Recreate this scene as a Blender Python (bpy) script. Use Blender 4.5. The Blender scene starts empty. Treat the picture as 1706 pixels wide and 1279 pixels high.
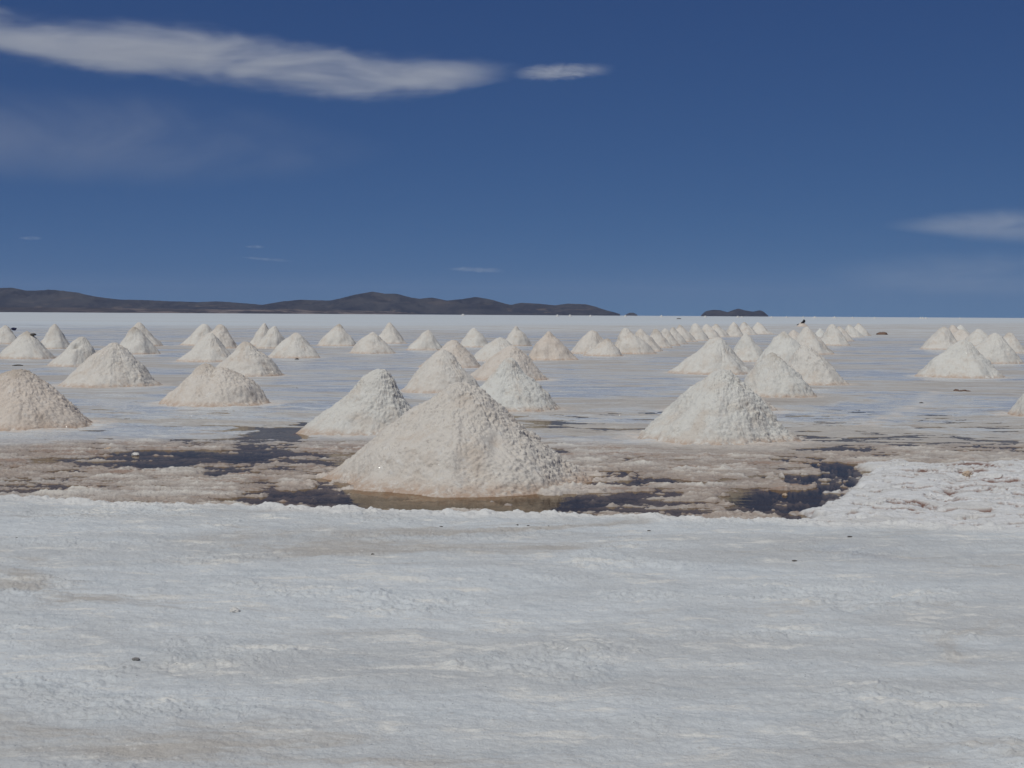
import bpy, math, random
import numpy as np
from mathutils import Matrix, Vector

S = bpy.context.scene
COL = S.collection
R_ = math.radians

# ------------------------------------------------------------------ camera
F, CX, CY, CAMH = 2344.0, 853.0, 639.5, 1.7
PITCH = math.atan((CY - 524.2) / F)
ROLL = math.atan(10.0 / 1706.0)
W_ = Vector((0, math.cos(PITCH), -math.sin(PITCH)))
r0 = Vector((1, 0, 0)); u0 = Vector((0, math.sin(PITCH), math.cos(PITCH)))
RT = r0 * math.cos(ROLL) + u0 * math.sin(ROLL)
UP = u0 * math.cos(ROLL) - r0 * math.sin(ROLL)
CAM = Vector((0, 0, CAMH))
cd = bpy.data.cameras.new('camera')
cam = bpy.data.objects.new('camera', cd); COL.objects.link(cam)
cd.sensor_width = 36.0; cd.lens = 36.0 * F / 1706.0
cd.clip_start = 0.1; cd.clip_end = 120000
M = Matrix.Identity(4)
for i in range(3):
    M[i][0] = RT[i]; M[i][1] = UP[i]; M[i][2] = -W_[i]; M[i][3] = CAM[i]
cam.matrix_world = M
S.camera = cam

def ray(x, y):
    return (W_ * F + RT * (x - CX) - UP * (y - CY))
def ground(x, y, z=0.0):
    d = ray(x, y); t = (z - CAMH) / d.z
    return CAM + d * t
def at_dist(x, y, dist):                       # point on the view line at a horizontal distance
    d = ray(x, y); t = dist / math.hypot(d.x, d.y)
    return CAM + d * t

# ------------------------------------------------------------------ noise
def _h(ix, iy, iz, seed):
    h = (ix.astype(np.int64) * 374761393 + iy.astype(np.int64) * 668265263 + iz.astype(np.int64) * 1442695041 + seed * 974711) & 0xffffffff
    h = ((h ^ (h >> 13)) * 1274126177) & 0xffffffff
    h = ((h ^ (h >> 16)) * 2246822519) & 0xffffffff
    return (h ^ (h >> 15)) & 0xffffffff
def rnd(ix, iy, iz, seed):
    return _h(ix, iy, iz, seed) / 4294967296.0
def sm(a, b, x):
    t = np.clip((x - a) / (b - a), 0, 1); return t * t * (3 - 2 * t)
def n2(x, y, seed=0):
    x0 = np.floor(x); y0 = np.floor(y); fx = x - x0; fy = y - y0
    ix = x0.astype(np.int64); iy = y0.astype(np.int64); z = np.zeros_like(ix)
    def g(dx, dy):
        a = _h(ix + dx, iy + dy, z, seed) * (2 * math.pi / 4294967296.0)
        return np.cos(a) * (fx - dx) + np.sin(a) * (fy - dy)
    u = fx * fx * fx * (fx * (fx * 6 - 15) + 10); v = fy * fy * fy * (fy * (fy * 6 - 15) + 10)
    a = g(0, 0); b = g(1, 0); c = g(0, 1); d = g(1, 1)
    return ((a + (b - a) * u) + ((c + (d - c) * u) - (a + (b - a) * u)) * v) * 1.5
def n3(x, y, z, seed=0):
    x0 = np.floor(x); y0 = np.floor(y); z0 = np.floor(z)
    fx = x - x0; fy = y - y0; fz = z - z0
    ix = x0.astype(np.int64); iy = y0.astype(np.int64); iz = z0.astype(np.int64)
    s = lambda t: t * t * (3 - 2 * t)
    u, v, w = s(fx), s(fy), s(fz)
    L = lambda a, b, t: a + (b - a) * t
    c = lambda i, j, k: rnd(ix + i, iy + j, iz + k, seed) * 2 - 1
    return L(L(L(c(0,0,0), c(1,0,0), u), L(c(0,1,0), c(1,1,0), u), v),
             L(L(c(0,0,1), c(1,0,1), u), L(c(0,1,1), c(1,1,1), u), v), w)
def fbm2(x, y, o=4, seed=0, gain=.5):
    s = 0; a = 1.0
    for k in range(o):
        s = s + a * n2(x * 2 ** k + 17.3 * k, y * 2 ** k - 9.1 * k, seed + k); a *= gain
    return s
def fbm3(x, y, z, o=3, seed=0, gain=.5):
    s = 0; a = 1.0
    for k in range(o):
        s = s + a * n3(x * 2 ** k + 7.3 * k, y * 2 ** k - 9.1 * k, z * 2 ** k + 3.3 * k, seed + k); a *= gain
    return s
def clods(x, y, z, seed, dens=.8):             # rounded lumps of mixed size, 0..1
    x0 = np.floor(x).astype(np.int64); y0 = np.floor(y).astype(np.int64); z0 = np.floor(z).astype(np.int64)
    best = np.zeros_like(x)
    for i in (-1, 0, 1):
        for j in (-1, 0, 1):
            for k in (-1, 0, 1):
                cx, cy, cz = x0 + i, y0 + j, z0 + k
                px = cx + rnd(cx, cy, cz, seed); py = cy + rnd(cx, cy, cz, seed + 1); pz = cz + rnd(cx, cy, cz, seed + 2)
                rr = .3 + .55 * rnd(cx, cy, cz, seed + 3) ** 2
                rr = np.where(rnd(cx, cy, cz, seed + 4) < dens, rr, .01)
                d2 = ((x - px) ** 2 + (y - py) ** 2 + (z - pz) ** 2) / (rr * rr)
                best = np.maximum(best, rr * np.sqrt(np.clip(1 - d2, 0, 1)))
    return best
def clods2(x, y, seed, dens=.6):
    x0 = np.floor(x).astype(np.int64); y0 = np.floor(y).astype(np.int64); z = np.zeros_like(x0)
    best = np.zeros_like(x)
    for i in (-1, 0, 1):
        for j in (-1, 0, 1):
            cx, cy = x0 + i, y0 + j
            px = cx + rnd(cx, cy, z, seed); py = cy + rnd(cx, cy, z, seed + 1)
            rr = .22 + .6 * rnd(cx, cy, z, seed + 3) ** 2
            rr = np.where(rnd(cx, cy, z, seed + 4) < dens, rr, .01)
            d2 = ((x - px) ** 2 + (y - py) ** 2) / (rr * rr)
            best = np.maximum(best, rr * np.sqrt(np.clip(1 - d2, 0, 1)))
    return best

# ------------------------------------------------------------------ mesh helpers
def grid_mesh(name, V, rows, cols, wrap=False, cap=None, smooth=True):
    """V: rows*cols points row by row; cap: index of one extra vertex closing row 0"""
    me = bpy.data.meshes.new(name)
    i = np.arange(rows - 1)[:, None] * cols
    nc = cols if wrap else cols - 1
    j = np.arange(nc)[None, :]; j2 = (j + 1) % cols
    Q = np.stack([i + j, i + j2, i + cols + j2, i + cols + j], -1).reshape(-1, 4)
    nq = len(Q); tri = None
    loops = Q.ravel(); starts = np.arange(nq) * 4; tot = np.full(nq, 4)
    if cap is not None:
        jj = np.arange(cols)
        T = np.stack([np.full(cols, cap), (jj + 1) % cols, jj], -1)
        starts = np.concatenate([starts, len(loops) + np.arange(cols) * 3])
        tot = np.concatenate([tot, np.full(cols, 3)])
        loops = np.concatenate([loops, T.ravel()])
    me.vertices.add(len(V)); me.vertices.foreach_set('co', np.asarray(V, np.float32).ravel())
    me.loops.add(len(loops)); me.loops.foreach_set('vertex_index', loops.astype(np.int32))
    me.polygons.add(len(starts)); me.polygons.foreach_set('loop_start', starts.astype(np.int32))
    me.polygons.foreach_set('loop_total', tot.astype(np.int32))
    me.update(calc_edges=True); me.validate()
    if smooth: me.shade_smooth()
    return me
def attr(me, name, arr):
    a = me.attributes.new(name, 'FLOAT', 'POINT'); a.data.foreach_set('value', np.asarray(arr, np.float32).ravel())
def link(name, me, mat):
    o = bpy.data.objects.new(name, me); COL.objects.link(o)
    if mat: me.materials.append(mat)
    return o
def tag(o, label=None, cat=None, group=None, kind=None):
    if label: o['label'] = label
    if cat: o['category'] = cat
    if group: o['group'] = group
    if kind: o['kind'] = kind
    return o

# ------------------------------------------------------------------ node helpers
class NT:
    def __init__(s, name, world=None):
        if world: s.t = world.node_tree
        else:
            s.m = bpy.data.materials.new(name); s.m.use_nodes = True; s.t = s.m.node_tree
        s.t.nodes.clear()
    def n(s, typ, **kw):
        nd = s.t.nodes.new(typ)
        for k, v in kw.items():
            if k.startswith('_'): setattr(nd, k[1:], v)
        return nd
    def set(s, sock, v):
        if isinstance(v, bpy.types.NodeSocket): s.t.links.new(v, sock)
        elif isinstance(v, (tuple, list)) and len(v) == 3 and sock.type == 'RGBA': sock.default_value = (*v, 1)
        else: sock.default_value = v
    def math(s, op, a, b=None, c=None, clamp=False):
        nd = s.n('ShaderNodeMath'); nd.operation = op; nd.use_clamp = clamp
        for i, v in enumerate((a, b, c)):
            if v is not None: s.set(nd.inputs[i], v)
        return nd.outputs[0]
    def mul(s, a, b): return s.math('MULTIPLY', a, b)
    def add(s, a, b): return s.math('ADD', a, b)
    def sub(s, a, b): return s.math('SUBTRACT', a, b)
    def smooth(s, x, a, b, o0=0., o1=1.):
        nd = s.n('ShaderNodeMapRange'); nd.interpolation_type = 'SMOOTHSTEP'
        s.set(nd.inputs[0], x); nd.inputs[1].default_value = a; nd.inputs[2].default_value = b
        nd.inputs[3].default_value = o0; nd.inputs[4].default_value = o1
        return nd.outputs[0]
    def mix(s, f, a, b, mode='MIX'):
        nd = s.n('ShaderNodeMix'); nd.data_type = 'RGBA'; nd.blend_type = mode
        s.set(nd.inputs[0], f); s.set(nd.inputs[6], a); s.set(nd.inputs[7], b)
        return nd.outputs[2]
    def noise(s, vec, scale, detail=4, rough=.55, dist=0., stretch=None, seed=0.):
        if stretch or seed:
            mp = s.n('ShaderNodeMapping'); s.set(mp.inputs[0], vec)
            mp.inputs[1].default_value = (seed * 13.7, seed * 7.1, seed * 3.3)
            mp.inputs[3].default_value = stretch or (1, 1, 1); vec = mp.outputs[0]
        nd = s.n('ShaderNodeTexNoise'); s.set(nd.inputs['Vector'], vec)
        nd.inputs['Scale'].default_value = scale; nd.inputs['Detail'].default_value = detail
        nd.inputs['Roughness'].default_value = rough; nd.inputs['Distortion'].default_value = dist
        return nd.outputs[0]
    def attr(s, name):
        nd = s.n('ShaderNodeAttribute'); nd.attribute_name = name; return nd.outputs['Fac']
    def pos(s): return s.n('ShaderNodeNewGeometry').outputs['Position']
    def sep(s, v):
        nd = s.n('ShaderNodeSeparateXYZ'); s.set(nd.inputs[0], v); return nd.outputs
    def bump(s, h, strength, dist, normal=None):
        nd = s.n('ShaderNodeBump'); nd.inputs['Strength'].default_value = strength
        nd.inputs['Distance'].default_value = dist; s.set(nd.inputs['Height'], h)
        if normal is not None: s.set(nd.inputs['Normal'], normal)
        return nd.outputs[0]
    def sparkle(s, base, p, scale, frac):
        """a few salt crystals whose faces catch the sun"""
        v = s.n('ShaderNodeTexVoronoi'); s.set(v.inputs['Vector'], p); v.inputs['Scale'].default_value = scale
        v.inputs['Randomness'].default_value = 1.0
        sb = s.n('ShaderNodeVectorMath'); sb.operation = 'SUBTRACT'; s.set(sb.inputs[0], v.outputs['Color']); sb.inputs[1].default_value = (.5, .5, .5)
        ml = s.n('ShaderNodeVectorMath'); ml.operation = 'MULTIPLY_ADD'; s.set(ml.inputs[0], sb.outputs[0]); ml.inputs[1].default_value = (1.7, 1.7, 1.7)
        s.set(ml.inputs[2], s.n('ShaderNodeNewGeometry').outputs['Normal'])
        nn = s.n('ShaderNodeVectorMath'); nn.operation = 'NORMALIZE'; s.set(nn.inputs[0], ml.outputs[0])
        wn = s.n('ShaderNodeTexWhiteNoise'); s.set(wn.inputs['Vector'], v.outputs['Position'])
        m = s.math('MULTIPLY', s.math('GREATER_THAN', wn.outputs['Value'], 1 - frac), s.math('LESS_THAN', v.outputs['Distance'], .42))
        g = s.n('ShaderNodeBsdfGlossy'); g.inputs['Roughness'].default_value = .22; g.inputs['Color'].default_value = (.5, .5, .5, 1); s.set(g.inputs['Normal'], nn.outputs[0])
        mx = s.n('ShaderNodeMixShader'); s.set(mx.inputs[0], s.mul(m, .4)); s.set(mx.inputs[1], base); s.set(mx.inputs[2], g.outputs[0])
        return mx.outputs[0]
    def out(s, surf=None, vol=None):
        o = s.n('ShaderNodeOutputMaterial')
        if surf is not None: s.t.links.new(surf, o.inputs[0])
        if vol is not None: s.t.links.new(vol, o.inputs[1])
        return s.m
    def pbr(s, col, rough=.9, spec=.3, normal=None, **kw):
        b = s.n('ShaderNodeBsdfPrincipled')
        s.set(b.inputs['Base Color'], col); s.set(b.inputs['Roughness'], rough)
        s.set(b.inputs['Specular IOR Level'], spec)
        if normal is not None: s.set(b.inputs['Normal'], normal)
        for k, v in kw.items(): s.set(b.inputs[k], v)
        return b.outputs[0]

# ------------------------------------------------------------------ sky and sun
SUN_EL, SUN_AZ = 61.0, -147.0      # azimuth clockwise from +Y: left and behind the camera
sd = Vector((math.sin(R_(SUN_AZ)) * math.cos(R_(SUN_EL)), math.cos(R_(SUN_AZ)) * math.cos(R_(SUN_EL)), math.sin(R_(SUN_EL))))
sl = bpy.data.lights.new('sun', 'SUN'); sl.energy = 3.0; sl.angle = R_(.53); sl.color = (1.0, .985, .925)
so = bpy.data.objects.new('sun', sl); COL.objects.link(so)
so.rotation_euler = sd.to_track_quat('Z', 'Y').to_euler(); so.location = (-30, -30, 50)

world = bpy.data.worlds.new('World'); S.world = world; world.use_nodes = True
w = NT('', world)
sky = w.n('ShaderNodeTexSky'); sky.sky_type = 'NISHITA'; sky.sun_disc = False
sky.sun_elevation = R_(SUN_EL); sky.sun_rotation = R_(SUN_AZ)
sky.altitude = 3660; sky.air_density = .46; sky.dust_density = .0; sky.ozone_density = 8.0
tcw = w.n('ShaderNodeTexCoord'); sx_, sy_, sz_ = w.sep(tcw.outputs['Generated'])     # little air even at the horizon
cv = w.n('ShaderNodeCombineXYZ'); w.set(cv.inputs[0], sx_); w.set(cv.inputs[1], sy_); w.set(cv.inputs[2], w.math('MULTIPLY_ADD', sz_, .74, .094))
nrm = w.n('ShaderNodeVectorMath'); nrm.operation = 'NORMALIZE'; w.set(nrm.inputs[0], cv.outputs[0]); w.set(sky.inputs[0], nrm.outputs[0])
bg = w.n('ShaderNodeBackground'); bg.inputs[1].default_value = .073
sc_ = w.n('ShaderNodeSeparateColor'); w.set(sc_.inputs[0], sky.outputs[0])        # the thin high air keeps its blue from glaring at the horizon
bl_ = w.math('DIVIDE', w.mul(sc_.outputs[2], 1.72), w.math('MULTIPLY_ADD', sc_.outputs[2], 2.6 * .07, 1.0))
cc_ = w.n('ShaderNodeCombineColor'); w.set(cc_.inputs[0], w.mul(sc_.outputs[0], .86)); w.set(cc_.inputs[1], w.mul(sc_.outputs[1], 1.06)); w.set(cc_.inputs[2], bl_)
w.set(bg.inputs[0], cc_.outputs[0])
wo = w.n('ShaderNodeOutputWorld'); w.t.links.new(bg.outputs[0], wo.inputs[0])

S.view_settings.view_transform = 'Standard'; S.view_settings.look = 'None'
S.view_settings.exposure = -0.12; S.view_settings.gamma = 1.0

# ------------------------------------------------------------------ materials
def mat_ground():
    t = NT('salt_crust'); p = t.pos(); x, y, z = t.sep(p)
    road, berm, skirt, mud = t.attr('road'), t.attr('berm'), t.attr('skirt'), t.attr('mud')
    # field: wet bluish crust with brown grey dry crust
    a = t.noise(p, .22, 5, .6, .3, (1, 1.0, 1), 1)
    b = t.noise(p, 1.3, 6, .65, .2, (.55, 1, 1), 2)
    c = t.noise(p, 9, 5, .7, 0, (.6, 1, 1), 3)
    wz = t.noise(p, .24, 9, .74, .8, (.45, 1, 1), 21)
    wf = t.noise(p, 1.6, 7, .75, .3, (.4, 1.2, 1), 22)
    pale = (.545, .57, .575); dry = (.42, .395, .36); pink = (.46, .37, .30); brown = (.22, .15, .115)
    col = t.mix(t.smooth(wz, .43, .54), dry, pale)
    col = t.mix(t.mul(t.smooth(wf, .54, .64), .7), col, (.335, .28, .235))
    col = t.mix(t.mul(t.smooth(wf, .46, .36), .5), col, (.56, .54, .50))
    col = t.mix(t.mul(t.smooth(b, .52, .72), .7), col, (.33, .295, .26))
    col = t.mix(t.mul(t.smooth(c, .55, .75), .55), col, (.58, .565, .53))
    # the muddy pool near the road: warmer
    pool = t.attr('pool')
    pc = t.mix(t.smooth(b, .40, .60), (.36, .30, .255), (.46, .42, .375))
    pc = t.mix(t.mul(t.smooth(t.noise(p, 2.6, 7, .75, .4, (.26, 1.4, 1), 6), .51, .62), .85), pc, (.27, .175, .13))
    pc = t.mix(t.mul(t.smooth(t.noise(p, 14, 5, .75, 0, (.5, 1.2, 1), 9), .52, .68), .55), pc, (.57, .54, .49))
    pc = t.mix(t.mul(t.smooth(t.noise(p, 1.1, 6, .7, .4, (.4, 1.2, 1), 16), .52, .62), .6), pc, (.56, .54, .50))
    damp = t.smooth(t.add(z, t.mul(t.sub(c, .5), .05)), .032, .000)                # brine soaks the low crust
    pc = t.mix(t.smooth(t.add(z, t.mul(t.sub(c, .5), .08)), .020, .062), pc, (.60, .57, .51))
    pc = t.mix(t.mul(damp, .55), pc, (.29, .24, .20))
    col = t.mix(t.mul(damp, .10), col, (.36, .35, .35))
    col = t.mix(pool, col, pc)
    # far white flat
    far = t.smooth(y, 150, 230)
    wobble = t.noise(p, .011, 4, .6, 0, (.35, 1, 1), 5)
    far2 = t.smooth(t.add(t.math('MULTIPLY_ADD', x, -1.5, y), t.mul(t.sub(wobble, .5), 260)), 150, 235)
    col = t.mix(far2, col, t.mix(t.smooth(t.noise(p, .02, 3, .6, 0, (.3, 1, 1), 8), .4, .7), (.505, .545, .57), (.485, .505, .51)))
    # road
    ra = t.noise(p, .75, 7, .66, .5, (.42, 1.25, 1), 11)
    rb = t.noise(p, 4.5, 7, .72, .4, (.5, 1.2, 1), 12)
    rc = t.noise(p, 34, 5, .75, 0, (.7, 1.1, 1), 13)
    rcol = t.mix(t.smooth(ra, .36, .62), (.475, .485, .48), (.56, .585, .59))
    rcol = t.mix(t.mul(t.smooth(rb, .52, .66), .85), rcol, (.68, .665, .615))
    rcol = t.mix(t.mul(t.smooth(rb, .46, .34), .5), rcol, (.42, .455, .475))
    rcol = t.mix(t.mul(t.smooth(t.noise(p, .55, 7, .72, .9, (.45, 1.3, 1), 15), .53, .68), .75), rcol, (.40, .365, .32))
    rcol = t.mix(t.mul(t.smooth(rc, .54, .70), .5), rcol, (.36, .34, .31))  # fine light and dark contrast painted in to sharpen the lit relief
    rcol = t.mix(t.mul(t.smooth(rc, .44, .30), .5), rcol, (.72, .71, .67))
    rcol = t.mix(t.mul(t.attr('lip'), .8), rcol, (.66, .65, .62))
    col = t.mix(road, col, rcol)
    # berm of scraped salt
    bc = t.mix(t.smooth(rb, .35, .6), (.54, .53, .505), (.64, .64, .63))
    bc = t.mix(t.mul(t.smooth(rc, .55, .75), .4), bc, (.42, .385, .35))
    pn = t.noise(p, 3.2, 6, .72, .3, (.45, 1.3, 1), 31)
    bc = t.mix(t.mul(t.attr('pit'), t.smooth(pn, .41, .52)), bc, (.19, .11, .085))
    col = t.mix(berm, col, bc)
    col = t.mix(t.mul(skirt, t.smooth(c, .35, .6)), col, (.56, .50, .44))
    col = t.mix(mud, col, (.115, .095, .08))
    open_ = t.sub(1.0, t.math('MAXIMUM', road, t.math('MAXIMUM', pool, berm), clamp=True))
    wetn = t.mul(t.mul(t.smooth(wz, .445, .545), open_), t.smooth(wf, .60, .50))
    wetn = t.mul(t.mul(wetn, t.sub(1.0, skirt)), t.smooth(t.math('MULTIPLY_ADD', x, .8, y), 190, 110))
    rough = t.sub(t.math('MULTIPLY_ADD', wetn, -.62, .84), t.mul(t.mul(damp, pool), .35))
    wetr = t.mul(t.mul(road, t.smooth(t.noise(p, .42, 5, .6, .6, (.6, 1.2, 1), 41), .60, .70)), .45)
    col = t.mix(wetr, col, (.36, .40, .45)); rough = t.sub(rough, t.mul(wetr, .5))
    h = t.add(t.mul(rc, .6), t.add(t.mul(rb, .6), t.mul(t.noise(p, 110, 3, .75), .4)))
    nm = t.bump(h, .6, .02)
    nv = t.n('ShaderNodeMix'); nv.data_type = 'VECTOR'; t.set(nv.inputs[0], t.mul(wetn, .93)); t.set(nv.inputs[4], nm); t.set(nv.inputs[5], t.n('ShaderNodeNewGeometry').outputs['Normal'])
    return t.out(t.sparkle(t.pbr(col, rough, t.math('MULTIPLY_ADD', wetn, .3, .35), nv.outputs[1]), p, 105, .005))

def mat_water():
    t = NT('brine'); p = t.pos(); x, y, z = t.sep(p)
    h = t.add(t.noise(p, 5.5, 3, .5, .2, (.35, 1, 1), 2), t.mul(t.noise(p, 1.7, 2, .5, 0, (.4, 1, 1), 4), 1.5))
    nm = t.bump(h, .10, .03)
    fr = t.n('ShaderNodeFresnel'); fr.inputs[0].default_value = 1.3; t.set(fr.inputs[1], nm)
    g = t.n('ShaderNodeBsdfGlossy'); g.inputs['Roughness'].default_value = .04; g.inputs['Color'].default_value = (.60, .55, .48, 1); t.set(g.inputs['Normal'], nm)
    tr = t.n('ShaderNodeBsdfTransparent'); tr.inputs[0].default_value = (.72, .66, .60, 1)
    m = t.n('ShaderNodeMixShader'); t.set(m.inputs[0], fr.outputs[0]); t.set(m.inputs[1], tr.outputs[0]); t.set(m.inputs[2], g.outputs[0])
    return t.out(m.outputs[0])

def mat_pile():
    t = NT('heaped_salt')
    tc = t.n('ShaderNodeTexCoord').outputs['Object']; p = t.pos()
    oi = t.n('ShaderNodeObjectInfo'); tint = oi.outputs['Color']
    hgt = t.attr('hgt'); cl = t.attr('clod')
    a = t.noise(p, 2.2, 5, .65, .5, None, 1); b = t.noise(p, 9, 5, .7, .3, None, 2); c = t.noise(p, 45, 4, .7, 0, None, 3)
    col = t.mix(t.mul(t.smooth(a, .45, .72), .45), tint, (.47, .375, .29))
    col = t.mix(t.mul(t.smooth(b, .54, .72), .45), col, (.36, .285, .225))
    col = t.mix(t.mul(t.smooth(b, .46, .28), .55), col, (.66, .645, .61))
    col = t.mix(t.mul(t.smooth(c, .55, .78), .5), col, (.68, .66, .62))
    sp_ = t.noise(p, 30, 5, .8, 0, None, 5)
    col = t.mix(t.mul(t.smooth(sp_, .43, .30), .6), col, (.30, .25, .21))
    col = t.mix(t.mul(t.smooth(hgt, .14, .0), t.smooth(b, .3, .6)), col, (.44, .325, .245))
    col = t.mix(t.mul(t.attr('crest'), .75), col, (.36, .30, .235))
    h = t.add(t.mul(c, .7), t.add(t.mul(sp_, .5), t.mul(t.noise(p, 130, 3, .75), .4)))
    nm = t.bump(h, .65, .02)
    return t.out(t.sparkle(t.pbr(col, .88, .3, nm), p, 95, .006))

def mat_plain(name, c1, c2, scale=6, rough=.85, stretch=None, spec=.3):
    t = NT(name); p = t.pos()
    f = t.smooth(t.noise(p, scale, 5, .65, .3, stretch), .35, .65)
    return t.out(t.pbr(t.mix(f, c1, c2), rough, spec, t.bump(t.noise(p, scale * 6, 4, .7), .5, .02)))

def mat_hill():
    t = NT('haze_tinted_hillside'); p = t.pos(); x, y, z = t.sep(p)
    f = t.noise(p, .0045, 8, .72, .8, (1, .5, 2), 1); g = t.noise(p, .0032, 7, .7, 1.5, (1, .6, 5), 3); r = t.noise(p, .012, 6, .75, .6, (1, .4, 1.5), 5)
    col = t.mix(t.smooth(f, .38, .62), (.008, .014, .028), (.045, .047, .054))  # blue of the distant haze mixed into the slope colours
    col = t.mix(t.mul(t.smooth(r, .52, .66), .6), col, (.050, .050, .054))  # lighter and darker tones paint the shading of the ridges into the colour
    col = t.mix(t.mul(t.smooth(r, .46, .34), .5), col, (.010, .013, .020))
    low = t.smooth(z, 60, 10)
    tan = t.mul(t.smooth(g, .55, .64), t.math('MULTIPLY_ADD', low, .6, .2))
    col = t.mix(tan, col, (.19, .145, .11))
    return t.out(t.pbr(col, .95, .1))

def mat_shore():
    t = NT('dry_shore'); p = t.pos(); x, y, z = t.sep(p)
    f = t.noise(p, .004, 6, .7, .8, (1, 1, 6), 2)
    col = t.mix(t.smooth(f, .42, .6), (.030, .027, .030), (.055, .048, .047))
    col = t.mix(t.mul(t.smooth(t.add(x, t.mul(f, 1400)), -1900, -900), t.smooth(f, .45, .56)), col, (.17, .135, .12))
    return t.out(t.pbr(col, .95, .1))

G_MAT, W_MAT, P_MAT, H_MAT = mat_ground(), mat_water(), mat_pile(), mat_hill()

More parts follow.
